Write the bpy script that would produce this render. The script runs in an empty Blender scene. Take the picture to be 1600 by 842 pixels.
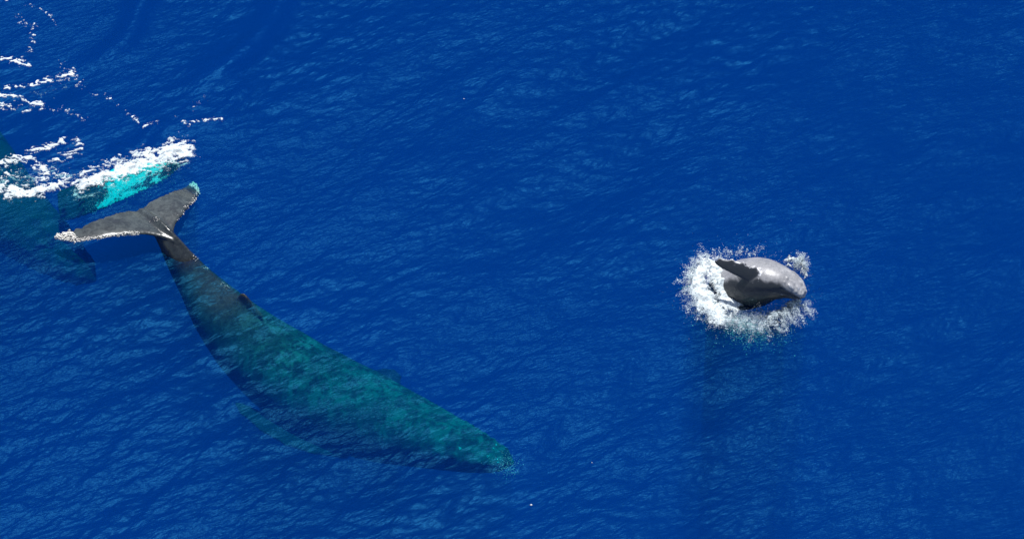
import bpy, math
import numpy as np
from mathutils import Vector, Matrix

# ------------------------------------------------------------------ camera, sky, sun, exposure
sc = bpy.context.scene
COL = sc.collection
DEP = math.radians(48.0)            # camera looks down at this angle, from a helicopter
DIST = 130.0
FPX = 55.0 * DIST                   # focal length in pixels of the 1600 px wide photograph
CAM = np.array([0.0, -DIST * math.cos(DEP), DIST * math.sin(DEP)])

cd = bpy.data.cameras.new('camera')
cd.sensor_width = 36.0
cd.lens = 36.0 * FPX / 1600.0
cd.clip_start = 1.0
cd.clip_end = 6000.0
cam = bpy.data.objects.new('camera', cd)
COL.objects.link(cam)
cam.location = CAM
cam.rotation_euler = (math.radians(90) - DEP, 0, 0)
sc.camera = cam

SUN_EL, SUN_AZ = math.radians(69), math.radians(3)    # azimuth measured from +Y towards +X
wd = bpy.data.worlds.new('World')
sc.world = wd
wd.use_nodes = True
nt = wd.node_tree
bg = nt.nodes['Background']
sky = nt.nodes.new('ShaderNodeTexSky')
sky.sky_type = 'NISHITA'
sky.sun_disc = False
sky.sun_elevation = SUN_EL
sky.sun_rotation = SUN_AZ
nt.links.new(sky.outputs[0], bg.inputs[0])
bg.inputs[1].default_value = 0.10

sl = bpy.data.lights.new('sun', 'SUN')
sl.energy = 4.6
sl.angle = math.radians(0.53)
sl.color = (1.0, 0.985, 0.96)
sun = bpy.data.objects.new('sun', sl)
COL.objects.link(sun)
sdir = Vector((math.sin(SUN_AZ) * math.cos(SUN_EL), math.cos(SUN_AZ) * math.cos(SUN_EL), math.sin(SUN_EL)))
sun.rotation_euler = sdir.to_track_quat('Z', 'Y').to_euler()
sun.location = sdir * 200

vs = sc.view_settings
vs.view_transform = 'Standard'
vs.look = 'None'
vs.exposure = 0.30
vs.gamma = 1.0
vs.use_curve_mapping = False
cy = sc.cycles
cy.use_denoising = True
cy.denoising_input_passes = 'RGB'
cy.max_bounces = 4
cy.diffuse_bounces = 1
cy.glossy_bounces = 1
cy.volume_bounces = 0
cy.transparent_max_bounces = 12
cy.caustics_reflective = False
cy.caustics_refractive = False

# ------------------------------------------------------------------ helpers
RNG = np.random.default_rng(7)
CF = np.array([0.0, math.cos(DEP), -math.sin(DEP)])
CU = np.array([0.0, math.sin(DEP), math.cos(DEP)])


def at(px, py, z=0.0):
    """The point at height z that the photograph shows at pixel (px, py)."""
    d = np.array([(px - 800) / FPX, 0, 0]) + CU * (-(py - 421) / FPX) + CF
    t = (z - CAM[2]) / d[2]
    return CAM + d * t


def project(P):
    v = P - CAM
    dz = v @ CF
    return np.stack([800 + FPX * v[..., 0] / dz, 421 - FPX * (v @ CU) / dz], -1)


def sstep(a, b, x):
    t = np.clip((x - a) / (b - a), 0, 1)
    return t * t * (3 - 2 * t)


_perm = RNG.permutation(4096)
_gx = np.cos(RNG.uniform(0, 2 * np.pi, 4096))
_gy = np.sqrt(1 - _gx ** 2) * RNG.choice([-1, 1], 4096)


def perlin(x, y, seed=0):
    xi = np.floor(x).astype(int); yi = np.floor(y).astype(int)
    xf = x - xi; yf = y - yi
    def g(ix, iy, fx, fy):
        h = _perm[(_perm[(ix + seed * 131) & 4095] + iy) & 4095]
        return _gx[h] * fx + _gy[h] * fy
    u = xf * xf * xf * (xf * (xf * 6 - 15) + 10); v = yf * yf * yf * (yf * (yf * 6 - 15) + 10)
    a = g(xi, yi, xf, yf); b = g(xi + 1, yi, xf - 1, yf)
    c = g(xi, yi + 1, xf, yf - 1); d = g(xi + 1, yi + 1, xf - 1, yf - 1)
    return (a + (b - a) * u) * (1 - v) + (c + (d - c) * u) * v


def fbm(x, y, octv=4, seed=0):
    s = 0; a = 1; t = 0
    for o in range(octv):
        s = s + a * perlin(x * 2 ** o, y * 2 ** o, seed + o); t += a; a *= 0.55
    return s / t * 1.6


def rough(x, y, sc_, seed):
    """Torn texture with strong fine detail, about -1 .. 1."""
    v = 0; a = 1; tot = 0
    for o in range(5):
        v = v + a * perlin(x * sc_ * 2 ** o + 9.1 * o, y * sc_ * 2 ** o, seed + o); tot += a; a *= .78
    return v / tot * 2.4


def mesh_np(name, V, F, mat=None, smooth=True):
    """A mesh from numpy vertices and an (n, k) array of faces."""
    me = bpy.data.meshes.new(name)
    V = np.ascontiguousarray(V, np.float32); F = np.ascontiguousarray(F, np.int32)
    n, k = F.shape
    me.vertices.add(len(V)); me.vertices.foreach_set('co', V.ravel())
    me.loops.add(n * k); me.loops.foreach_set('vertex_index', F.ravel())
    me.polygons.add(n); me.polygons.foreach_set('loop_start', np.arange(0, n * k, k, dtype=np.int32))
    me.update(calc_edges=True)
    me.polygons.foreach_set('use_smooth', np.full(n, smooth))
    if mat: me.materials.append(mat)
    return me


def add_obj(name, me, loc=(0, 0, 0), parent=None, **props):
    o = bpy.data.objects.new(name, me)
    COL.objects.link(o)
    o.location = loc
    if parent: o.parent = parent
    for k, v in props.items(): o[k] = v
    return o


def attr(me, name, vals):
    a = me.attributes.new(name, 'FLOAT', 'POINT')
    a.data.foreach_set('value', np.ascontiguousarray(vals, np.float32))


# ------------------------------------------------------------------ materials
def new_mat(name):
    m = bpy.data.materials.new(name); m.use_nodes = True
    t = m.node_tree
    for n in list(t.nodes): t.nodes.remove(n)
    out = t.nodes.new('ShaderNodeOutputMaterial')
    return m, t, out


def nd(t, typ, **kw):
    n = t.nodes.new(typ)
    for k, v in kw.items():
        if k in n.inputs: n.inputs[k].default_value = v
        else: setattr(n, k, v)
    return n


def noise(t, scale, detail=4, rough=0.55, coord=None, stretch=None, dist=0.0):
    if coord is None:
        tc = nd(t, 'ShaderNodeTexCoord'); coord = tc.outputs['Object']
    if stretch:
        mp = nd(t, 'ShaderNodeMapping', vector_type='TEXTURE'); mp.inputs['Scale'].default_value = [1 / v for v in stretch[0]]
        mp.inputs['Rotation'].default_value = (0, 0, stretch[1])
        t.links.new(coord, mp.inputs['Vector']); coord = mp.outputs[0]
    n = nd(t, 'ShaderNodeTexNoise', Scale=scale, Detail=detail, Roughness=rough, Distortion=dist)
    t.links.new(coord, n.inputs['Vector'])
    return n.outputs['Fac']


def mrange(t, sock, a, b, c=0.0, d=1.0):
    n = nd(t, 'ShaderNodeMapRange'); n.clamp = True
    n.inputs['From Min'].default_value = a; n.inputs['From Max'].default_value = b
    n.inputs['To Min'].default_value = c; n.inputs['To Max'].default_value = d
    t.links.new(sock, n.inputs['Value'])
    return n.outputs[0]


def math_n(t, op, a, b=None):
    n = nd(t, 'ShaderNodeMath', operation=op)
    for i, s in enumerate((a, b)):
        if s is None: continue
        if isinstance(s, (int, float)): n.inputs[i].default_value = s
        else: t.links.new(s, n.inputs[i])
    return n.outputs[0]


def mixc(t, fac, a, b):
    n = nd(t, 'ShaderNodeMix', data_type='RGBA')
    if isinstance(fac, (int, float)): n.inputs[0].default_value = fac
    else: t.links.new(fac, n.inputs[0])
    for i, c in ((6, a), (7, b)):
        if isinstance(c, tuple): n.inputs[i].default_value = (*c, 1)
        else: t.links.new(c, n.inputs[i])
    return n.outputs[2]


# sea water: clear surface that mirrors the sky, over a volume that absorbs red and scatters blue
TURBID = 0.10
SIG_S = (0.0005, 0.0112, 0.090)
SIG_A = (2.00, 0.064, 0.004)
water_m, t, out = new_mat('sea_water')
h1 = noise(t, 1.0, 3, 0.6, stretch=((3.0, 9.5, 3.0), math.radians(22)))
hp = mrange(t, noise(t, 0.16, 1, 0.5), 0.35, 0.65, 0.012, 0.034)          # wind patches and smoother slicks
h2 = noise(t, 1.0, 2, 0.6, stretch=((1.2, 3.2, 3.0), math.radians(40)))
hh = math_n(t, 'ADD', math_n(t, 'MULTIPLY', h1, hp), math_n(t, 'MULTIPLY', h2, 0.045))
bmp = nd(t, 'ShaderNodeBump', Strength=1.0, Distance=1.0)
t.links.new(hh, bmp.inputs['Height'])
fr = nd(t, 'ShaderNodeFresnel', IOR=1.333)
t.links.new(bmp.outputs[0], fr.inputs['Normal'])
gl = nd(t, 'ShaderNodeBsdfGlossy', Roughness=0.29)
gl.inputs['Color'].default_value = (0.009, 0.080, 0.150, 1)      # seen through a polarising filter
t.links.new(bmp.outputs[0], gl.inputs['Normal'])
tr = nd(t, 'ShaderNodeBsdfTransparent')
df = nd(t, 'ShaderNodeBsdfDiffuse')                           # light scattered back just under the skin of the water
df.inputs['Color'].default_value = (0.0, 0.024, 0.16, 1)
t.links.new(bmp.outputs[0], df.inputs['Normal'])
m0 = nd(t, 'ShaderNodeMixShader', Fac=TURBID)
t.links.new(tr.outputs[0], m0.inputs[1]); t.links.new(df.outputs[0], m0.inputs[2])
mx = nd(t, 'ShaderNodeMixShader')
t.links.new(fr.outputs[0], mx.inputs[0]); t.links.new(m0.outputs[0], mx.inputs[1]); t.links.new(gl.outputs[0], mx.inputs[2])
t.links.new(mx.outputs[0], out.inputs['Surface'])
smax = max(SIG_S)
vsn = nd(t, 'ShaderNodeVolumeScatter', Density=smax, Anisotropy=0.0)
vsn.inputs['Color'].default_value = (*[s / smax for s in SIG_S], 1)
amax = max(SIG_A) * 1.001
van = nd(t, 'ShaderNodeVolumeAbsorption', Density=amax)
van.inputs['Color'].default_value = (*[1 - a / amax for a in SIG_A], 1)
ads = nd(t, 'ShaderNodeAddShader')
t.links.new(vsn.outputs[0], ads.inputs[0]); t.links.new(van.outputs[0], ads.inputs[1])
t.links.new(ads.outputs[0], out.inputs['Volume'])

bed_m, t, out = new_mat('deep_seabed')
p = nd(t, 'ShaderNodeBsdfPrincipled', Roughness=1.0)
c = mixc(t, noise(t, 0.05, 3), (0.01, 0.02, 0.03), (0.02, 0.03, 0.04))
t.links.new(c, p.inputs['Base Color']); t.links.new(p.outputs[0], out.inputs[0])

foam_m, t, out = new_mat('white_foam')
p = nd(t, 'ShaderNodeBsdfPrincipled', Roughness=0.85)
n = noise(t, 9.0, 4, 0.65)
t.links.new(mixc(t, mrange(t, n, 0.3, 0.7), (0.44, 0.50, 0.52), (0.80, 0.85, 0.86)), p.inputs['Base Color'])
b = nd(t, 'ShaderNodeBump', Strength=0.8, Distance=0.04)
t.links.new(noise(t, 22.0, 4, 0.7), b.inputs['Height']); t.links.new(b.outputs[0], p.inputs['Normal'])
ca = nd(t, 'ShaderNodeAttribute', attribute_name='cover')          # thin froth lets the water show between its bubbles
cn = math_n(t, 'ADD', math_n(t, 'MULTIPLY', ca.outputs['Fac'], 1.5), mrange(t, noise(t, 24.0, 3, 0.7), 0.25, 0.75, -0.95, 0.25))
tp = nd(t, 'ShaderNodeBsdfTransparent'); fm = nd(t, 'ShaderNodeMixShader')
t.links.new(mrange(t, cn, 0.0, 0.75), fm.inputs[0])
t.links.new(tp.outputs[0], fm.inputs[1]); t.links.new(p.outputs[0], fm.inputs[2]); t.links.new(fm.outputs[0], out.inputs[0])

drop_m, t, out = new_mat('spray_water')
p = nd(t, 'ShaderNodeBsdfPrincipled', Roughness=0.3)
t.links.new(mixc(t, noise(t, 3.0, 2), (0.64, 0.76, 0.81), (0.78, 0.87, 0.90)), p.inputs['Base Color'])
t.links.new(p.outputs[0], out.inputs[0])

barn_m, t, out = new_mat('barnacle_shell')
p = nd(t, 'ShaderNodeBsdfPrincipled', Roughness=0.7)
t.links.new(mixc(t, noise(t, 14.0, 3), (0.60, 0.56, 0.50), (0.85, 0.82, 0.77)), p.inputs['Base Color'])
t.links.new(p.outputs[0], out.inputs[0])


def skin_material(name, dark, mid, light, patch, rough, mott=1.6):
    """Wet whale skin: slate grey with paler blotches, scratches with painted caustic lace, and white where the 'white' attribute says."""
    m, t, out = new_mat(name)
    p = nd(t, 'ShaderNodeBsdfPrincipled', Roughness=rough)
    aa = nd(t, 'ShaderNodeAttribute', attribute_name='in_air')       # wet skin shines only where it is out of the water
    t.links.new(mrange(t, aa.outputs['Fac'], 0, 1, 0.0, 0.7), p.inputs['Specular IOR Level'])
    big = mrange(t, noise(t, mott * 0.45, 5, 0.6, dist=0.6), 0.38, 0.66)
    fine = mrange(t, noise(t, mott * 3.2, 6, 0.7, dist=1.2), 0.42, 0.72)
    lace = mrange(t, noise(t, mott * 5.5, 4, 0.65, dist=2.5), 0.56, 0.66)
    c = mixc(t, big, dark, mid)
    c = mixc(t, math_n(t, 'MULTIPLY', fine, patch), c, light)
    c = mixc(t, math_n(t, 'MULTIPLY', math_n(t, 'MULTIPLY', lace, big), patch), c, tuple(min(1, 1.4 * v) for v in light))
    pa = nd(t, 'ShaderNodeAttribute', attribute_name='pale')
    c = mixc(t, pa.outputs['Fac'], c, light)
    da = nd(t, 'ShaderNodeAttribute', attribute_name='dark_or_shade')
    c = mixc(t, da.outputs['Fac'], c, (0.022, 0.024, 0.028))  # dark skin; on the calf also painted shade
    wa = nd(t, 'ShaderNodeAttribute', attribute_name='white')
    wn = math_n(t, 'ADD', wa.outputs['Fac'], mrange(t, noise(t, 7.0, 4, 0.7), 0.3, 0.7, -0.35, 0.35))
    c = mixc(t, mrange(t, wn, 0.4, 0.62), c, (0.72, 0.72, 0.74))
    t.links.new(c, p.inputs['Base Color'])
    b = nd(t, 'ShaderNodeBump', Strength=0.35, Distance=0.02)
    t.links.new(noise(t, 5.0, 4, 0.55), b.inputs['Height']); t.links.new(b.outputs[0], p.inputs['Normal'])
    t.links.new(p.outputs[0], out.inputs[0])
    return m


skin_adult = skin_material('adult_whale_skin', (0.011, 0.014, 0.015), (0.020, 0.024, 0.025), (0.085, 0.098, 0.095), 0.6, 0.27)
skin_escort = skin_material('submerged_whale_skin', (0.012, 0.017, 0.016), (0.022, 0.030, 0.026), (0.045, 0.058, 0.048), 0.4, 0.4)
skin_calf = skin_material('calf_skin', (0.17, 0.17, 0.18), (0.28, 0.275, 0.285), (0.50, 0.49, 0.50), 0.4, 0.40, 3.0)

# ------------------------------------------------------------------ sea surface (directional wave spectrum)
NT, DX = 1024, 0.05
LT = NT * DX
kx = 2 * np.pi * np.fft.fftfreq(NT, DX)
KX, KY = np.meshgrid(kx, kx, indexing='ij')
KK = np.hypot(KX, KY); KK[0, 0] = 1
TH = np.arctan2(KY, KX)


def spectrum(peak, rms_slope, wind, spread, lo, hi, seed, pw=4.0):
    r = np.random.default_rng(seed)
    S = KK ** -pw * np.exp(-(peak / KK) ** 2) * (np.abs(np.cos(TH - wind)) ** spread + 0.03)
    S *= (KK > lo) * np.exp(-(KK / hi) ** 2)
    A = np.sqrt(S) * (r.normal(size=KK.shape) + 1j * r.normal(size=KK.shape))
    A[0, 0] = 0
    H = np.fft.ifft2(A).real
    sx = np.fft.ifft2(np.fft.fft2(H) * 1j * KX).real
    sy = np.fft.ifft2(np.fft.fft2(H) * 1j * KY).real
    return H * rms_slope / math.sqrt((sx ** 2 + sy ** 2).mean())


H_SWELL = spectrum(1.1, 0.055, math.radians(133), 14, 0.3, 6.0, 1)
H_CHOP = spectrum(5.0, 0.055, math.radians(120), 5, 3.0, 20.0, 2) + spectrum(12.0, 0.045, math.radians(110), 4, 10.0, 40.0, 3)


_low = spectrum(0.25, 1.0, math.radians(133), 1, 0.1, 0.9, 9)
_low = np.clip(1 + .42 * _low / _low.std(), .35, 1.9)
HT = H_SWELL + _low * H_CHOP


def sea(x, y):
    """Height of the sea surface at (x, y)."""
    x = np.asarray(x, float); y = np.asarray(y, float)
    fx = x / DX; fy = y / DX
    ix = np.floor(fx).astype(int); iy = np.floor(fy).astype(int)
    u = fx - ix; v = fy - iy
    g = lambda a, b: HT[a % NT, b % NT]
    h = (g(ix, iy) * (1 - u) + g(ix + 1, iy) * u) * (1 - v) + (g(ix, iy + 1) * (1 - u) + g(ix + 1, iy + 1) * u) * v
    h = h * (1 - sstep(30, 80, np.hypot(x, y)))
    return h + wake(x, y)


def wake(x, y):
    h = 0
    for (a, b, amp, wid) in (((330, 120), (480, -20), 0.187, 0.42), ((150, 95), (250, -10), 0.153, 0.40), ((180, 235), (260, 205), 0.102, 0.3),
                             ((290, 195), (400, 150), 0.085, 0.35)):
        A = at(*a)[:2]; B = at(*b)[:2]
        d = B - A; L = np.hypot(*d); d = d / L
        s = ((x - A[0]) * d[0] + (y - A[1]) * d[1]) / L
        q = -(x - A[0]) * d[1] + (y - A[1]) * d[0] + 0.25 * np.sin(s * 5)
        h = h + amp * np.exp(-(q / wid) ** 2) * sstep(-0.25, 0.2, s) * (1 - sstep(0.8, 1.4, s))
    return h


def axis(half, n_out, far):
    core = np.arange(-half, half + DX / 2, DX)
    outs = half + (far - half) * (np.linspace(0, 1, n_out + 1)[1:] ** 4)
    return np.concatenate([-outs[::-1], core, outs])


ax, ay = axis(19.0, 36, 1500.0), axis(15.5, 36, 1500.0)
GX, GY = np.meshgrid(ax, ay, indexing='ij')
GZ = sea(GX, GY)
nx, ny = len(ax), len(ay)
top = np.stack([GX, GY, GZ], -1).reshape(-1, 3)
idx = np.arange(nx * ny).reshape(nx, ny)
F = np.stack([idx[:-1, :-1], idx[1:, :-1], idx[1:, 1:], idx[:-1, 1:]], -1).reshape(-1, 4)
ring = np.concatenate([idx[:-1, 0], idx[-1, :-1], idx[:0:-1, -1], idx[0, :0:-1]])
low = top[ring].copy(); low[:, 2] = -30.0
base = len(top)
m_ = len(ring)
li = base + np.arange(m_)
Fs = np.stack([ring, li, np.roll(li, -1), np.roll(ring, -1)], -1)
cen = base + m_
V = np.concatenate([top, low, [[0, 0, -30.0]]])
Fb = np.stack([li, np.full(m_, cen), np.full(m_, cen), np.roll(li, -1)], -1)
me = mesh_np('water', V, np.concatenate([F, Fs]), water_m)
# bottom fan as triangles through bmesh-free append
bm_tri = np.stack([np.roll(li, -1), li, np.full(m_, cen)], -1)
nF = len(F) + len(Fs)
me.loops.add(3 * m_); me.polygons.add(m_)
loops = np.concatenate([np.concatenate([F, Fs]).ravel(), bm_tri.ravel()]).astype(np.int32)
me.loops.foreach_set('vertex_index', loops)
ls = np.concatenate([np.arange(0, nF * 4, 4), nF * 4 + np.arange(0, 3 * m_, 3)]).astype(np.int32)
me.polygons.foreach_set('loop_start', ls)
me.update(calc_edges=True)
me.polygons.foreach_set('use_smooth', np.concatenate([np.ones(len(F), bool), np.zeros(len(Fs) + m_, bool)]))
water = add_obj('water', me, kind='structure', label='deep blue rippled open ocean water filling the whole view', category='ocean')

g = 1600.0
me = mesh_np('seabed', np.array([[-g, -g, -29], [g, -g, -29], [g, g, -29], [-g, g, -29]]), np.array([[0, 1, 2, 3]]), bed_m, False)
add_obj('seabed_ground', me, kind='structure', label='dark seabed far below the blue water', category='seabed')


# ------------------------------------------------------------------ whales
class Spine:
    def __init__(self, pts, rolls):
        P = np.array(pts, float)
        n = len(P)
        Pe = np.concatenate([[2 * P[0] - P[1]], P, [2 * P[-1] - P[-2]]])
        re_ = np.concatenate([[rolls[0]], rolls, [rolls[-1]]])
        out, ro = [], []
        for i in range(n - 1):
            p0, p1, p2, p3 = Pe[i:i + 4]
            for u in np.linspace(0, 1, 80, endpoint=(i == n - 2)):
                out.append(0.5 * ((2 * p1) + (-p0 + p2) * u + (2 * p0 - 5 * p1 + 4 * p2 - p3) * u * u + (-p0 + 3 * p1 - 3 * p2 + p3) * u ** 3))
                ro.append(re_[i + 1] * (1 - u) + re_[i + 2] * u)
        Q = np.array(out); ro = np.array(ro)
        s = np.concatenate([[0], np.cumsum(np.linalg.norm(np.diff(Q, axis=0), axis=1))])
        self.L = s[-1]
        self.n = 400
        self.s = np.linspace(0, self.L, self.n)
        self.C = np.stack([np.interp(self.s, s, Q[:, k]) for k in range(3)], -1)
        for _ in range(12):
            self.C[1:-1] = (self.C[:-2] + 2 * self.C[1:-1] + self.C[2:]) / 4
        T = np.gradient(self.C, axis=0); self.T = T / np.linalg.norm(T, axis=1)[:, None]
        r = np.interp(self.s, s, ro)
        up = np.array([0, 0, 1.0]) - self.T * self.T[:, 2:3]
        up /= np.linalg.norm(up, axis=1)[:, None]
        lf = np.cross(up, self.T)
        c, q = np.cos(r)[:, None], np.sin(r)[:, None]
        self.U = up * c + lf * q            # positive roll tips the back towards the whale's left
        self.Lf = lf * c - up * q

    def frame(self, s):
        i = np.clip(np.round(np.asarray(s) / self.L * (self.n - 1)).astype(int), 0, self.n - 1)
        return self.C[i], self.T[i], self.Lf[i], self.U[i]

    def pt(self, s, y, z):
        C, T, Lf, U = self.frame(s)
        ex = np.minimum(s, 0)
        return C + T * ex + Lf * y + U * z

    def local(self, V):
        out = np.empty((len(V), 3))
        for a in range(0, len(V), 8000):
            v = V[a:a + 8000]
            i = ((v[:, None] - self.C[None, ::2]) ** 2).sum(-1).argmin(1) * 2
            d = v - self.C[i]
            out[a:a + 8000, 0] = self.s[i] + (d * self.T[i]).sum(1)
            out[a:a + 8000, 1] = (d * self.Lf[i]).sum(1)
            out[a:a + 8000, 2] = (d * self.U[i]).sum(1)
        return out


PU = np.array([0, .04, .08, .14, .2, .28, .36, .45, .55, .65, .72, .8, .86, .91, .95, .98, 1])
PW = np.array([.13, .17, .22, .34, .52, .82, 1.08, 1.30, 1.40, 1.34, 1.18, .95, .80, .66, .50, .32, .05])
PT = np.array([.1, .2, .28, .4, .55, .78, .98, 1.14, 1.2, 1.13, .98, .76, .58, .44, .32, .2, .04])
PB = np.array([.1, .2, .3, .45, .58, .80, .97, 1.13, 1.22, 1.20, 1.10, .93, .76, .6, .44, .26, .04])


def loft(secs):
    """Closed triangle/quad surface through equal rings of points."""
    n, k = len(secs), len(secs[0])
    V = np.concatenate(list(secs) + [[np.mean(secs[0], 0)], [np.mean(secs[-1], 0)]])
    a = np.arange(k); b = np.roll(a, -1)
    F = [np.stack([i * k + a, i * k + b, (i + 1) * k + b, (i + 1) * k + a], -1) for i in range(n - 1)]
    c0, c1 = n * k, n * k + 1
    q = k // 2
    F0 = [(c0, b[j], a[j], a[j]) for j in range(k)]
    F1 = [(c1, (n - 1) * k + a[j], (n - 1) * k + b[j], (n - 1) * k + b[j]) for j in range(k)]
    return V, [tuple(map(int, f)) for f in np.concatenate(F)] + [f[:3] for f in F0] + [f[:3] for f in F1]


def airfoil(k=18):
    th = np.linspace(0, 2 * np.pi, k, endpoint=False)
    x = 0.5 - 0.5 * np.cos(th)                        # 0 leading edge .. 1 trailing edge
    th_ = np.sign(np.sin(th)) * np.abs(np.sin(th)) ** 0.8 * (1 - 0.55 * x)
    return x, th_


AX, AT = airfoil()


def blade(root, tip, chord_dir, chord, thick, bow=(0, 0, 0), sweep=0.0, knobs=0, n=34, shape=None, knob=0.06):
    root, tip, bow = map(lambda v: np.array(v, float), (root, tip, bow))
    span = tip - root
    ln = np.linalg.norm(span); sd = span / ln
    cdv = np.array(chord_dir, float); cdv -= sd * (cdv @ sd); cdv /= np.linalg.norm(cdv)
    nv = np.cross(sd, cdv)
    secs = []
    for t in np.linspace(0, 1, n):
        if shape is None:
            c = chord * np.interp(t, [0, .12, .35, .6, .8, .93, 1], [.80, .95, 1, .86, .66, .42, .10])
        else:
            c = chord * np.interp(t, shape[0], shape[1])
        kb = knob * chord * max(0, math.sin(t * math.pi * knobs + 0.5)) * (t < 0.96) if knobs else 0
        o = root + span * t + bow * math.sin(math.pi * t) + cdv * sweep * t * t
        th = thick * np.interp(t, [0, .5, .9, 1], [1, .75, .4, .25])
        lead = -0.42 * c - kb
        secs.append(o + cdv * (lead + AX * (c + kb))[:, None] + nv * (AT * th * 0.5)[:, None])
    return loft(secs)


def fluke_lobe(sp, k, side, span, dihed, curl, rag):
    """One half of the tail flukes; side +1 is the whale's left."""
    C, T, Lf, U = sp.frame(0.0)
    r = np.random.default_rng(rag)
    secs = []
    for t in np.linspace(0, 1, 30):
        xl = np.interp(t, [0, .08, .2, .45, .7, .9, 1], [1.75, 1.42, 1.15, .84, .52, .12, -.34]) * k
        xt = np.interp(t, [0, .05, .15, .4, .7, .9, 1], [.14, 0, -.10, -.10, -.20, -.40, -.56]) * k
        xt -= abs(r.normal()) * 0.02 * k
        xl += 0.02 * k * math.sin(t * 40) * (t > .3)
        th = k * np.interp(t, [0, .3, .8, 1], [.24, .16, .085, .06])
        y = span * t
        z = y * math.tan(dihed) + curl * t * t + .16 * k * math.sin(math.pi * t)
        o = C + Lf * side * y + U * z
        secs.append(o + T * (xl + AX * (xt - xl))[:, None] + U * (AT * th * 0.5)[:, None])
    return loft(secs)


def ang_diff(a, b):
    return (a - b + np.pi) % (2 * np.pi) - np.pi


def build_whale(name, sp, k, voxel, blades, lobes, mat, fin=True, seed=3, g=1.0, **props):
    """sp spine, k body scale against a 14 m animal, blades: (root, tip, ...) flippers in world space."""
    pieces = []
    secs = []
    for u in np.concatenate([np.linspace(0, .9, 80), np.linspace(.905, 1, 26)]):
        s = u * sp.L; u = u ** g
        w, ht, hb = (np.interp(u, PU, A) * k for A in (PW, PT, PB))
        th = np.linspace(0, 2 * np.pi, 64, endpoint=False)
        y = w * np.sign(np.cos(th)) * np.abs(np.cos(th)) ** 0.95
        z = np.where(np.sin(th) > 0, ht, hb) * np.sin(th)
        keel = k * 0.09 * sstep(.02, .08, u) * (1 - sstep(.3, .42, u))
        z = z + keel * np.exp(-(ang_diff(th, np.pi / 2) / .22) ** 2) - keel * .8 * np.exp(-(ang_diff(th, -np.pi / 2) / .22) ** 2)
        # throat grooves
        gr = sstep(.5, .56, u) * (1 - sstep(.94, .98, u)) * sstep(.15, .3, -np.sin(th))
        z = z * (1 - .022 * gr * (0.5 + .5 * np.cos(th * 34))); y = y * (1 - .022 * gr * (0.5 + .5 * np.cos(th * 34)))
        # mouth line and head: flat rostrum with a ridge, jaw wider than the upper head
        hd = sstep(.78, .86, u)
        z = z + hd * k * .05 * np.exp(-(ang_diff(th, np.pi / 2) / .14) ** 2) * (1 - sstep(.97, 1, u))
        ml = hd * np.exp(-((np.sin(th) - .02 + .25 * (1 - hd)) / .07) ** 2)
        y = y * (1 - .05 * ml)
        secs.append(sp.pt(s, y[:, None], z[:, None]))
    pieces.append(loft(secs))
    for lb in lobes: pieces.append(fluke_lobe(sp, k, *lb))
    for b in blades: pieces.append(blade(**b))
    if fin:
        u0 = .335
        C, T, Lf, U = sp.frame(u0 ** (1 / g) * sp.L)
        ht = np.interp(u0, PU, PT) * k
        r0 = C + U * (ht - .12 * k); r1 = C + U * (ht + .36 * k) - T * .42 * k
        pieces.append(blade(r0, r1, -T, 1.35 * k, .26 * k, sweep=.12 * k, shape=([0, .3, .6, .85, 1], [1, .68, .42, .26, .08]), n=16))
        for du, hh in ((.30, .07), (.275, .055), (.25, .05), (.225, .045)):      # knuckles behind the fin
            C, T, Lf, U = sp.frame(du ** (1 / g) * sp.L)
            ht = np.interp(du, PU, PT) * k
            pieces.append(blade(C + U * (ht - .1 * k), C + U * (ht + (.08 + hh) * k), -T, .34 * k, .2 * k, n=8,
                                shape=([0, .5, 1], [1, .8, .2])))
    V, F, off = [], [], 0
    for v, f in pieces:
        V.append(v); F += [tuple(i + off for i in q) for q in f]; off += len(v)
    V = np.concatenate(V)
    tmp = bpy.data.meshes.new('tmp'); tmp.from_pydata(V.tolist(), [], F); tmp.update()
    import bmesh
    bm = bmesh.new(); bm.from_mesh(tmp); bmesh.ops.recalc_face_normals(bm, faces=bm.faces); bm.to_mesh(tmp); bm.free()
    to = bpy.data.objects.new('tmp', tmp); COL.objects.link(to)
    md = to.modifiers.new('r', 'REMESH'); md.mode = 'VOXEL'; md.voxel_size = voxel; md.adaptivity = 0
    ms = to.modifiers.new('s', 'SMOOTH'); ms.factor = 0.5; ms.iterations = 7
    dg = bpy.context.evaluated_depsgraph_get()
    me = bpy.data.meshes.new_from_object(to.evaluated_get(dg))
    bpy.data.objects.remove(to); bpy.data.meshes.remove(tmp)
    n = len(me.vertices)
    co = np.empty(n * 3, np.float32); me.vertices.foreach_get('co', co); co = co.reshape(-1, 3).astype(float)
    no = np.empty(n * 3, np.float32); me.vertices.foreach_get('normal', no); no = no.reshape(-1, 3).astype(float)
    lo = sp.local(co)
    u = np.clip(lo[:, 0] / sp.L, 0, 1) ** g
    # tubercles on the rostrum and jaw
    r = np.random.default_rng(seed)
    disp = np.zeros(n)
    for row, (ya, za) in enumerate(((.0, 1.0), (.55, .8), (-.55, .8), (.8, .5), (-.8, .5), (.93, -.35), (-.93, -.35))):
        for uu in np.linspace(.86, .975, 7):
            uu = uu + r.normal() * .004
            w, ht, hb = (np.interp(uu, PU, A) * k for A in (PW, PT, PB))
            c = np.array([uu ** (1 / g) * sp.L, ya * w, za * (ht if za > 0 else hb)])
            d2 = ((lo - c) ** 2).sum(1)
            disp += .045 * k * np.exp(-d2 / (.085 * k) ** 2)
    co += no * disp[:, None]
    # pale belly and jaw, white where barnacles and scars sit
    w, ht, hb = (np.interp(u, PU, A) * k for A in (PW, PT, PB))
    rad = np.hypot(lo[:, 1] / np.maximum(w, .05), lo[:, 2] / np.maximum(np.where(lo[:, 2] > 0, ht, hb), .05))
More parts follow.
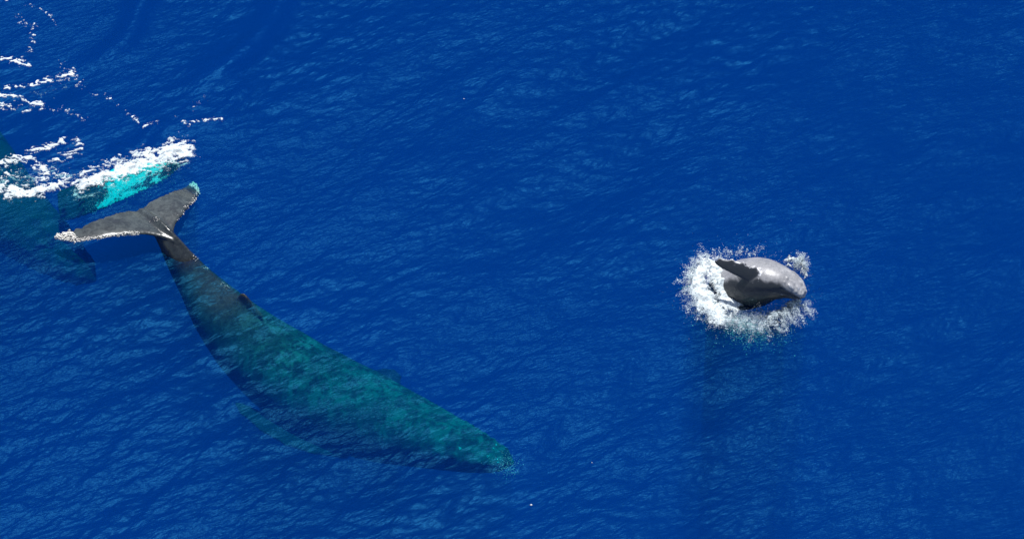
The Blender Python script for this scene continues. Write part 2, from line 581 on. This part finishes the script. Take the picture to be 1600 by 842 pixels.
    white = np.zeros(n); pale = np.zeros(n); dark_or_shade = np.zeros(n)
    white += .30 * np.clip(disp / (.045 * k), 0, 1)
    o = sp.C[sp.n // 2].copy()
    props_fn = props.pop('paint', None)
    if props_fn: props_fn(co, no, lo, u, rad, white, pale, dark_or_shade)
    me.vertices.foreach_set('co', (co - o).astype(np.float32).ravel())
    attr(me, 'in_air', sstep(-.06, .06, co[:, 2])); attr(me, 'white', white); attr(me, 'pale', np.clip(pale, 0, 1)); attr(me, 'dark_or_shade', dark_or_shade)
    me.materials.clear(); me.materials.append(mat)
    me.polygons.foreach_set('use_smooth', np.ones(len(me.polygons), bool))
    me.update()
    ob = add_obj(name, me, o, **props)
    return ob, co, no, lo, o


def seg_dist(P, A, B):
    A = np.array(A); B = np.array(B); d = B - A
    t = np.clip(((P - A) @ d) / (d @ d), 0, 1)
    return np.linalg.norm(P - A - t[:, None] * d, axis=1), t


def blob_mesh(centers, radii, mat, seed=0, squash=1.0):
    """Many small rough crystals, each an octahedron turned at random."""
    r = np.random.default_rng(seed)
    o = np.array([[1, 0, 0], [-1, 0, 0], [0, 1, 0], [0, -1, 0], [0, 0, 1], [0, 0, -1]], float)
    f = np.array([[0, 2, 4], [2, 1, 4], [1, 3, 4], [3, 0, 4], [2, 0, 5], [1, 2, 5], [3, 1, 5], [0, 3, 5]])
    n = len(centers)
    ang = r.uniform(0, 6.28, n); c, s = np.cos(ang), np.sin(ang)
    st = r.uniform(.7, 1.5, (n, 3)) * np.array([1, 1, squash])
    v = o[None] * st[:, None] * np.asarray(radii)[:, None, None]
    x = v[..., 0] * c[:, None] - v[..., 1] * s[:, None]; y = v[..., 0] * s[:, None] + v[..., 1] * c[:, None]
    v = np.stack([x, y, v[..., 2]], -1) + np.asarray(centers)[:, None]
    F = (f[None] + 6 * np.arange(n)[:, None, None]).reshape(-1, 3)
    me = mesh_np('blobs', v.reshape(-1, 3), F, mat)
    attr(me, 'cover', np.ones(6 * n))
    return me


def barnacles(ob, o, co, no, sel, count, rmin, rmax, seed, label):
    r = np.random.default_rng(seed)
    ids = np.flatnonzero(sel)
    if len(ids) == 0: return
    ids = r.choice(ids, count)
    me = blob_mesh(co[ids] - o + no[ids] * 0.01 + r.normal(size=(count, 3)) * .012, r.uniform(rmin, rmax, count), barn_m, seed, .8)
    add_obj('barnacles', me, parent=ob, kind='stuff', label=label)


# --- the mother, swimming away to the lower right with her flukes at the surface
_az, _pi = math.radians(-51.9), math.radians(3)
_T = np.array([math.cos(_az) * math.cos(_pi), math.sin(_az) * math.cos(_pi), math.sin(_pi)])
_N = at(219, 329, .28)
A_PTS = [_N, _N + _T * .7, _N + _T * 1.4 - np.array([0, 0, .18]), at(300, 432, -.66), at(345, 490, -1.0), at(402, 548, -1.55), at(489, 610, -2.1),
         at(585, 653, -2.25), at(668, 680, -2.05), at(748, 707, -1.75), at(803, 723, -1.6)]
A_ROLL = np.radians([10, 11, 16, 24, 23, 15, 8, 3, 0, 0, 0])
spA = Spine(A_PTS, A_ROLL)
kA = spA.L / 14.2
CA, TA, LA, UA = spA.frame(.66 * spA.L)


def paint_adult(co, no, lo, u, rad, white, pale, dark_or_shade):
    n1 = fbm(co[:, 0] * .9, co[:, 1] * .9 + co[:, 2], 4, 11)
    n2 = rough(co[:, 0] * 1.0, co[:, 1] * 1.0 - .7 * co[:, 2], 2.2, 17)
    n4 = 1 - np.abs(fbm(co[:, 0] * 2.1, co[:, 1] * 2.1 + co[:, 2], 4, 57)) * 3.0           # lacy pale scarring, mixed with painted caustic light
    amt = sstep(.24, .46, u) * (.45 + .55 * sstep(-.3, .3, n1))
    pale += np.clip(amt * (.8 * sstep(.0, .4, n2 + .4 * n1) + .45 * sstep(.45, .9, n4)), 0, 1)
    pale += .10 * sstep(.75, .85, u)
    dark_or_shade[:] = np.maximum(dark_or_shade, .7 * sstep(.05, .5, -n2 - .3 * n1))
    for b in bl:                       # dark upper side of the flippers
        d, tt = seg_dist(co, b['root'], b['tip'])
        on = (d < .75) * (rad > 1.05)
        pale *= 1 - on
        dark_or_shade[:] = np.maximum(dark_or_shade, .85 * on)
    dark_or_shade[:] = np.maximum(dark_or_shade, .45 * (1 - sstep(.22, .42, u)) * sstep(.06, .12, u))
    pale += .35 * (1 - sstep(.04, .10, u)) * sstep(-.2, .4, n2)


rf = CA - LA * .9 * kA - UA * .6 * kA
lf_ = CA + LA * .9 * kA - UA * .6 * kA
bl = [dict(root=rf, tip=at(366, 632, -1.9), chord_dir=LA * .5 - TA, chord=1.2 * kA, thick=.24, bow=-LA * .35, sweep=.1, knobs=9),
      dict(root=lf_, tip=at(590, 575, -2.6), chord_dir=-LA * .5 - TA, chord=.95 * kA, thick=.24, bow=LA * .55, sweep=.1, knobs=9)]
whaleA, coA, noA, loA, oA = build_whale('humpback_whale', spA, kA, .034, bl,
    [(-1, 2.58, math.radians(3), -.34, 5), (1, 2.24, math.radians(2), -.32, 6)], skin_adult, paint=paint_adult,
    label='large grey-green adult whale just under the surface with its tail flukes lifted out', category='whale', group='humpback whales')
# barnacle crusts: tips and leading edge of the flukes, dorsal ridge, beside the fin
t_ = loA[:, 1]
lead = np.interp(np.abs(t_) / np.where(t_ < 0, 2.58, 2.24), [0, .08, .2, .45, .7, .9, 1], [1.75, 1.42, 1.15, .84, .52, .12, -.34]) * kA
tipR = (t_ < -2.2) & (loA[:, 0] < 1)
edgR = (t_ < -.75) & (t_ > -2.2) & (np.abs(loA[:, 0] - lead) < .09) & (loA[:, 0] < 1.4)
tipL = (t_ > 2.0) & (loA[:, 0] < 1)
edgL = (t_ > .45) & (t_ < 2.0) & (loA[:, 0] - lead > -.16) & (loA[:, 0] < 1.6)
ridge = (np.abs(t_) < .08) & (loA[:, 2] > 0) & (loA[:, 0] > .2) & (loA[:, 0] < 4.2) & (fbm(loA[:, 0] * 2.0, t_ * 0, 2, 4) > .18)
barnacles(whaleA, oA, coA, noA, tipR, 420, .012, .035, 1, 'cream barnacle crust on the raised fluke tip')
barnacles(whaleA, oA, coA, noA, edgR, 700, .007, .022, 2, 'pale barnacle line along the raised fluke edge')
barnacles(whaleA, oA, coA, noA, tipL, 260, .010, .032, 3, 'pale barnacles on the fluke tip awash at the surface')
barnacles(whaleA, oA, coA, noA, edgL, 90, .008, .024, 4, 'scattered barnacles on the edge of the awash fluke')
barnacles(whaleA, oA, coA, noA, ridge, 60, .008, .018, 5, 'small barnacles along the dorsal ridge')

# --- the escort, deeper, entering the picture from the left edge
B_PTS = [at(-420, -70, -3.0), at(-300, 40, -3.2), at(-190, 140, -3.2), at(-90, 235, -3.2), at(0, 320, -3.2), at(85, 390, -3.4), at(150, 440, -3.8)]
spB = Spine(B_PTS, np.radians([0, 0, 0, 0, 0, 0, 0]))
kB = spB.L / 14.2
CB, TB, LB, UB = spB.frame(.70 * spB.L)
rb = at(92, 322, -2.2)
tipB = at(284, 253, -.4)


def paint_escort(co, no, lo, u, rad, white, pale, dark_or_shade):
    white *= 0
    d, tt = seg_dist(co, rb + (tipB - rb) * .22, tipB)
    n3 = fbm(co[:, 0] * 1.6, co[:, 1] * 1.6, 4, 71)
    white += 1.3 * (d < .85) * sstep(.04, .55, tt + .3 * n3) * sstep(1.02, 1.15, rad)
    pale += .4 * sstep(.3, .7, u) * sstep(0, .8, lo[:, 2])


whaleB, coB, noB, loB, oB = build_whale('humpback_whale', spB, kB, .05,
    [dict(root=rb, tip=tipB, chord_dir=(.25, -.95, -.15), chord=1.25, thick=.26, bow=(0, -.1, .2), sweep=.1, knobs=9),
     dict(root=CB - LB * kB - UB * .6, tip=CB - LB * 3.4 - TB * 2.4 - UB * 1.5, chord_dir=-TB, chord=1.0, thick=.26, knobs=9)],
    [(-1, 2.2 * kB, 0.05, -.2, 8), (1, 2.2 * kB, 0.05, -.2, 9)], skin_escort, paint=paint_escort,
    label='dim dark whale deep under the water at the left edge with one pale turquoise flipper', category='whale', group='humpback whales')

# --- the calf, leaping
C_PTS = [at(1106, 450, -3.5), at(1110, 451, -2.9), at(1118, 452, -2.0), at(1138, 451, -1.0), at(1165, 444, -.1), at(1200, 437, .56), at(1232, 444, .62), at(1258, 464, .44)]
spC = Spine(C_PTS, np.radians([0, 0, 0, 10, 20, 28, 26, 22]))
kC = 0.60
CC, TC, LC, UC = spC.frame(spC.s[np.argmin(np.abs(project(spC.C)[:, 0] - 1206))])
print('lengths', spA.L, spB.L, spC.L)
rc = CC - LC * .42 + UC * .08
tipC = at(1117, 407, 1.25)
rc2 = CC + LC * .5 - UC * .1
tipC2 = at(1228, 428, -.7)


def paint_calf(co, no, lo, u, rad, white, pale, dark_or_shade):
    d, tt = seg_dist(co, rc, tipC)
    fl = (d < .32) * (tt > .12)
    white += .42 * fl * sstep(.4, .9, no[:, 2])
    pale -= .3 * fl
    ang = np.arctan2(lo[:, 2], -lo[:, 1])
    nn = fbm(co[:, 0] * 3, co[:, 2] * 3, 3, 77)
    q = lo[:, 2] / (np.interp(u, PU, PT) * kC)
    dark_or_shade[:] = 1 - sstep(.22, .46, q + .22 * nn + .25 * sstep(.78, .92, u))  # shade on flanks and throat painted into the skin colour
    dark_or_shade[:] = np.maximum(dark_or_shade, .95 * fl * (1 - sstep(.62, .92, no[:, 2])))  # dark flipper skin, with shade painted where it turns from the sky
    pale += .5 * sstep(.86, .99, u) * sstep(-.1, .2, lo[:, 2])


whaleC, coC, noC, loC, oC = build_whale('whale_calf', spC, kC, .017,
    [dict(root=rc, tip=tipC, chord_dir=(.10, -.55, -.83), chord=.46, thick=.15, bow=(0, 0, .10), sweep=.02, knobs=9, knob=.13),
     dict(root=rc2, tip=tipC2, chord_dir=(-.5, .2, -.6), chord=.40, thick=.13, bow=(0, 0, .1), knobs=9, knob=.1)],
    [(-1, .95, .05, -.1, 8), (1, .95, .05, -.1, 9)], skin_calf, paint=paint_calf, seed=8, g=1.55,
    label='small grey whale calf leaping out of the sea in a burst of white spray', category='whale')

# ------------------------------------------------------------------ foam, spray and bubbles
CELL = 0.019


def foam_field(name, poly_px, dens, height, label, seed, thr=.5, cell=CELL, lift=.008, thin=1.0):
    """Foam lying on the sea: kept where dens(px, py, x, y) exceeds thr, its edge dipping under the surface."""
    c = np.array([at(*p)[:2] for p in poly_px])
    x0, y0 = c.min(0); x1, y1 = c.max(0)
    xs = np.arange(x0, x1, cell); ys = np.arange(y0, y1, cell)
    X, Y = np.meshgrid(xs, ys, indexing='ij')
    Z = sea(X, Y)
    px = project(np.stack([X, Y, np.zeros_like(X)], -1))
    D = dens(px[..., 0], px[..., 1], X, Y)
    e = D - thr
    H = Z + np.where(e > 0, lift + height(px[..., 0], px[..., 1], X, Y) * np.clip(e / .9, 0, 1) ** .8, min(-.03, lift - .03))
    r = np.random.default_rng(seed)
    jx = (r.random(X.shape) - .5) * cell * .7; jy = (r.random(X.shape) - .5) * cell * .7
    V = np.stack([X + jx, Y + jy, H], -1).reshape(-1, 3)
    id_ = np.arange(X.size).reshape(X.shape)
    on = e > 0
    keep = on[:-1, :-1].astype(int) + on[1:, :-1] + on[1:, 1:] + on[:-1, 1:] >= 2
    F = np.stack([id_[:-1, :-1], id_[1:, :-1], id_[1:, 1:], id_[:-1, 1:]], -1)[keep]
    used = np.unique(F)
    mp = np.full(X.size, -1); mp[used] = np.arange(len(used))
    V = V[used]; o = V.mean(0)
    me = mesh_np(name, V - o, mp[F], foam_m)
    attr(me, 'cover', thin * np.clip(e / .75, 0, 1).ravel()[used])
    return add_obj(name, me, o, kind='stuff', label=label, category='foam')


def line_d(px, py, pts):
    """Signed pixel distance to a polyline, and the share of the way along it."""
    best = np.full(px.shape, 1e9); tt = np.zeros(px.shape); sg = np.zeros(px.shape)
    n = len(pts) - 1
    for i in range(n):
        (ax_, ay_), (bx_, by_) = pts[i], pts[i + 1]
        dx, dy = bx_ - ax_, by_ - ay_
        t = np.clip(((px - ax_) * dx + (py - ay_) * dy) / (dx * dx + dy * dy), 0, 1)
        d = np.hypot(px - ax_ - t * dx, py - ay_ - t * dy)
        s = np.sign((px - ax_) * dy - (py - ay_) * dx)
        m = d < best
        best = np.where(m, d, best); tt = np.where(m, (i + t) / n, tt); sg = np.where(m, s, sg)
    return best, tt, sg


def lace(x, y, sc_, seed):
    a = fbm(x * sc_, y * sc_, 4, seed)
    return 1 - np.abs(a) * 2.2


def streak(pts, w0, w1, gain=1.0, sc_=2.0, seed=0, soft=1.0, lacy=.6):
    def f(px, py, x, y):
        d, t, s = line_d(px, py, pts)
        w = w0 + (w1 - w0) * t
        core = 1.25 * gain + .30 - (d / w) * soft
        warp = .25 * fbm(x * 1.3, y * 1.3, 2, seed + 40)
        rid = 1 - np.abs(fbm((x + warp) * sc_ * .8, (y + warp) * sc_ * 1.7, 3, seed + 5)) * 3.2      # thin meandering threads
        return core + .95 * rough(x * .75, y * 1.5, sc_ * 2.3, seed) + 1.15 * lacy * (rid - .55)
    return f


def box_px(x0, y0, x1, y1):
    return [(x0, y0), (x1, y0), (x0, y1), (x1, y1)]


bumpy = lambda amp, sc_, seed: (lambda px, py, x, y: amp * np.clip(.5 + fbm(x * sc_, y * sc_, 4, seed), 0.05, 1.4))

FOAM = (   # box, line, widths, gain, noise scale, laciness, mound height, label
    ((90, 205, 318, 325), [(128, 290), (160, 278), (195, 267), (235, 255), (265, 243), (284, 237)], 10, 20, 1.0, 2.0, .5, .14,
     'thick white foam crest over the turquoise flipper above the whale tail'),
    ((130, 215, 260, 285), [(120, 276), (160, 258), (190, 247), (232, 240)], 7, 9, .62, 2.4, .8, .08,
     'thin broken foam band just above the thick flipper crest'),
    ((-60, 262, 160, 330), [(-50, 300), (0, 299), (38, 301), (65, 296), (95, 288), (140, 284)], 17, 7, .9, 2.0, .6, .12,
     'broad white foam strip leaving the left edge above the dim whale'),
    ((-50, 205, 150, 300), [(50, 237), (75, 232), (92, 226), (106, 219), (122, 222), (124, 236), (108, 246), (82, 252)], 7, 9, .66, 2.4, .8, .07,
     'looping white foam curl in front of the broad strip'),
    ((-50, 235, 120, 300), [(-40, 258), (0, 257), (28, 250), (48, 248), (60, 262), (74, 270), (62, 280)], 8, 12, .62, 2.4, .9, .07,
     'lacy foam knot between the curl and the left edge'),
    ((-50, 240, 160, 305), [(-40, 276), (40, 272), (95, 272), (135, 276)], 22, 13, .16, 3.0, 1.1, .03,
     'fine broken foam lace just above the broad strip'),
    ((-40, 100, 160, 155), [(8, 138), (28, 136), (50, 132), (80, 125), (105, 117), (116, 112)], 5, 8, .58, 2.6, .9, .03,
     'narrow torn foam streak slanting up in the top left water'),
    ((70, 90, 160, 160), [(95, 102), (118, 122), (130, 136)], 20, 18, .02, 3.4, 1.0, .02,
     'scatter of foam flecks at the upper end of the torn streak'),
    ((-40, 138, 110, 185), [(-10, 150), (20, 149), (40, 156), (66, 160), (66, 168), (30, 168), (-10, 163)], 6, 6, .52, 2.8, 1.1, .03,
     'net-like foam patch at the left edge below the torn streak'),
    ((60, 150, 160, 205), [(82, 172), (100, 172), (118, 180), (132, 188)], 15, 12, .06, 3.4, 1.0, .02,
     'loose foam flecks right of the net-like patch'),
    ((130, 135, 225, 195), [(140, 146), (168, 152), (185, 166), (206, 186)], 13, 10, -.02, 3.6, 1.0, .02,
     'sparse chain of foam dots below the slick'),
    ((-40, 80, 70, 118), [(-10, 96), (12, 93), (30, 99), (46, 102)], 8, 6, .52, 2.6, .8, .04,
     'small bright foam clot on the left edge above the torn streak'),
    ((10, 15, 80, 100), [(26, 25), (38, 36), (54, 37), (51, 60), (48, 78), (34, 90)], 12, 9, .16, 3.0, 1.0, .02,
     'curved foam trail in the top left corner'),
    ((30, 0, 110, 50), [(40, 8), (64, 15), (80, 25), (88, 40)], 7, 7, .06, 4.0, .9, .02,
     'thin outer arc of foam dots in the top left corner'),
    ((-40, -30, 45, 12), [(-20, 2), (10, 0), (30, -6)], 5, 5, .5, 3.0, .9, .02,
     'foam line cut by the top left corner of the view'),
    ((200, 170, 260, 215), [(208, 183), (215, 192), (224, 200), (245, 195)], 6, 6, .32, 3.2, .9, .02,
     'tiny foam scrap in open water above the thick crest'),
    ((265, 140, 365, 215), [(278, 184), (292, 198), (312, 193), (348, 188)], 5, 5, .36, 3.2, .9, .02,
     'small foam dash farthest out beside the top left slick'),
    ((280, 140, 345, 190), [(326, 150), (310, 164), (290, 182)], 14, 12, -.06, 4.0, .9, .02,
     'faint foam dots just above the small foam dash'),
)
for i, (bx, ln, w0, w1, gn, scl, lcy, hgt, lab) in enumerate(FOAM):
    foam_field('sea_foam', box_px(*bx), streak(ln, w0, w1, gn, scl, 13 + 10 * i, 1.0, lcy), bumpy(hgt, 2.6, 3 + i), lab, i)


flat = lambda px, py, x, y: 0 * x
foam_field('milky_froth', box_px(80, 200, 330, 340), streak([(120, 296), (165, 280), (210, 266), (250, 252), (286, 240)], 20, 26, .6, 1.6, 311, 1.0, .5), flat,
           'milky turquoise froth just under the thick flipper crest', 61, lift=-.16, thin=.55)
foam_field('milky_froth', box_px(-60, 200, 170, 330), streak([(-50, 285), (20, 278), (70, 268), (120, 270)], 30, 20, .45, 1.5, 331, 1.0, .8), flat,
           'milky froth under the foam lace at the left edge', 62, lift=-.14, thin=.42)
foam_field('milky_froth', box_px(1060, 440, 1280, 545), streak([(1100, 478), (1140, 496), (1185, 504), (1230, 494)], 18, 16, .6, 2.0, 351, 1.0, .6), flat,
           'pale blue froth under the water in front of the calf', 63, lift=-.14, thin=.5)
foam_field('milky_froth', box_px(-50, 90, 160, 200), streak([(-20, 148), (40, 145), (90, 135), (125, 125)], 26, 20, .1, 1.6, 371, 1.0, .8), flat,
           'faint froth under the torn foam streak in the top left water', 64, lift=-.12, thin=.35)


def splash_ring(px, py, x, y):
    # dense white mass behind the calf, thinner arc swinging round in front of it
    d1, t1, s1 = line_d(px, py, [(1104, 416), (1090, 436), (1094, 462), (1106, 482), (1124, 494)])
    d2, t2, s2 = line_d(px, py, [(1120, 490), (1160, 502), (1200, 508), (1235, 496), (1252, 478)])
    d3, t3, s3 = line_d(px, py, [(1120, 425), (1135, 450), (1140, 470)])
    n = rough(x, y, 3.2, 91); l = 1 - np.abs(fbm(x * 3.0, y * 4.0, 3, 95)) * 3.2 - .55
    a = 1.55 - d1 / 20 + .7 * n
    b = .62 - d2 / 15 + .75 * n + .8 * l
    c = 1.75 - d3 / 20 + .6 * n
    return np.maximum(np.maximum(a, b), c)


def splash_h(px, py, x, y):
    g = np.exp(-(((px - 1112) / 34) ** 2 + ((py - 440) / 30) ** 2))
    return (.05 + .42 * g) * np.clip(.55 + .9 * fbm(x * 2.4, y * 2.4, 5, 101), .05, 1.6)


foam_field('splash_foam', box_px(1050, 380, 1285, 540), splash_ring, splash_h,
           'heaped white splash around the leaping calf', 11, cell=.022)
foam_field('splash_foam', box_px(1225, 375, 1285, 440),
           streak([(1232, 412), (1250, 408), (1258, 428)], 8, 8, .9, 3.2, 111, 1, .4), bumpy(.3, 3, 4),
           'small white burst of water behind the calf head', 12, cell=.022)
foam_field('splash_foam', box_px(1195, 460, 1260, 520),
           streak([(1244, 474), (1226, 486), (1208, 498)], 9, 10, 1.0, 3.2, 121, 1, .5), bumpy(.25, 3, 14),
           'white curl of water under the calf chin', 13, cell=.022)


def spray(n, cx, cy, rx, ry, zmax, rmin, rmax, seed, inner=.0):
    r = np.random.default_rng(seed)
    a = r.uniform(0, 2 * np.pi, n); q = inner + (1 - inner) * np.abs(r.normal(0, .45, n)) + r.exponential(.10, n)
    px = cx + rx * q * np.cos(a); py = cy + ry * q * np.sin(a)
    z = zmax * r.beta(1.0, 2.6, n) * np.clip(1.3 - .5 * q, .2, 1)
    P = np.array([at(x, y, 0) for x, y in zip(px, py)])
    keep = fbm(P[:, 0] * 2.2, P[:, 1] * 2.2, 3, seed + 60) + .6 * r.normal(size=n) > -.05
    P = P[keep]; z = z[keep]; n = len(P)
    P[:, 2] = sea(P[:, 0], P[:, 1]) + z
    rad = rmin + (rmax - rmin) * r.beta(1, 6, n)
    return P, rad


def jets(n, ring, cx, cy, v0, v1, seed, per=46):
    """Threads of drops thrown outwards from points on a ring, each along its own arc."""
    r = np.random.default_rng(seed)
    A = np.array(ring, float); Ps, Rs = [], []
    for _ in range(n):
        i = r.integers(0, len(A) - 1); f = r.random()
        p = A[i] * (1 - f) + A[i + 1] * f + r.normal(0, 3, 2)
        o = at(p[0], p[1], 0.02); c = at(cx, cy, 0)
        d = (o - c)[:2]; d = d / (np.linalg.norm(d) + 1e-6)
        an = r.normal(0, .5); d = np.array([d[0] * math.cos(an) - d[1] * math.sin(an), d[0] * math.sin(an) + d[1] * math.cos(an)])
        v = r.uniform(v0, v1); vz = r.uniform(.9, 2.6)
        tm = r.uniform(.12, .36); m = int(per * tm / .24)
        tt = tm * np.sqrt(r.random(m))
        q = np.empty((m, 3)); q[:, :2] = o[:2] + d * (v * tt)[:, None]; q[:, 2] = o[2] + vz * tt - 4.9 * tt ** 2
        q += r.normal(0, 1, (m, 3)) * (.012 + .09 * tt)[:, None]
        ok = q[:, 2] > -.02
        Ps.append(q[ok]); Rs.append(((.0035 + .010 * r.beta(1, 3, m)) * np.where(r.random(m) < .06, 2.2, 1))[ok])
    return np.concatenate(Ps), np.concatenate(Rs)


RING = [(1112, 406), (1088, 425), (1080, 452), (1092, 480), (1120, 497), (1160, 508), (1200, 512), (1236, 500), (1256, 480)]
parts = [jets(230, RING, 1165, 455, .2, 1.7, 1), jets(26, [(1120, 410), (1150, 404), (1185, 402)], 1150, 440, .2, 1.0, 2, 30),
         jets(60, [(1240, 420), (1250, 412), (1257, 424)], 1235, 432, .1, .6, 3),
         jets(90, [(1205, 500), (1225, 490), (1250, 478)], 1210, 470, .2, 1.2, 4),
         spray(3200, 1165, 460, 98, 66, .8, .004, .014, 5, .45), spray(5000, 1165, 498, 66, 18, .25, .004, .012, 6)]
P = np.concatenate([p[0] for p in parts]); R = np.concatenate([p[1] for p in parts])
o = P.mean(0)
add_obj('spray_droplets', blob_mesh(P - o, R, drop_m, 21), o, kind='stuff', category='spray',
        label='white flying droplets scattered all round the leaping calf')


def bubbles(name, n, pts, w, zlo, zhi, rmin, rmax, seed, label):
    r = np.random.default_rng(seed)
    t = r.uniform(0, len(pts) - 1.001, n); i = t.astype(int); f = t - i
    A = np.array(pts, float)
    c = A[i] * (1 - f[:, None]) + A[i + 1] * f[:, None] + r.normal(0, 1, (n, 2)) * w
    P = np.array([at(x, y, 0) for x, y in c])
    P[:, 2] = r.uniform(zlo, zhi, n)
    o = P.mean(0)
    add_obj(name, blob_mesh(P - o, r.uniform(rmin, rmax, n), foam_m, seed), o, kind='stuff', label=label, category='bubbles')


bubbles('air_bubbles', 9000, [(1105, 470), (1140, 490), (1180, 498), (1225, 494)], 12, -.7, -.08, .006, .017, 31,
        'pale blue bubbles under the water in front of the calf')
bubbles('air_bubbles', 400, [(770, 712), (798, 706), (798, 718)], 8, -.7, -.3, .004, .011, 33,
        'tiny bubbles rising over the snout of the big whale')
bubbles('air_bubbles', 1500, [(138, 300), (165, 290), (200, 276), (240, 262), (275, 250)], 8, -.75, -.12, .004, .012, 34,
        'turquoise cloud of fine bubbles along the submerged pale flipper')
# stray flecks
fl = np.array([at(x, y) for x, y in ((725, 155), (925, 722), (830, 787))])
fl[:, 2] = sea(fl[:, 0], fl[:, 1]) + .01
add_obj('foam_flecks', blob_mesh(fl - fl.mean(0), [.026, .024, .030], foam_m, 5, .5), fl.mean(0), kind='stuff', category='foam',
        label='tiny single white foam flecks far apart on the open water')
print('objects', len(bpy.data.objects))
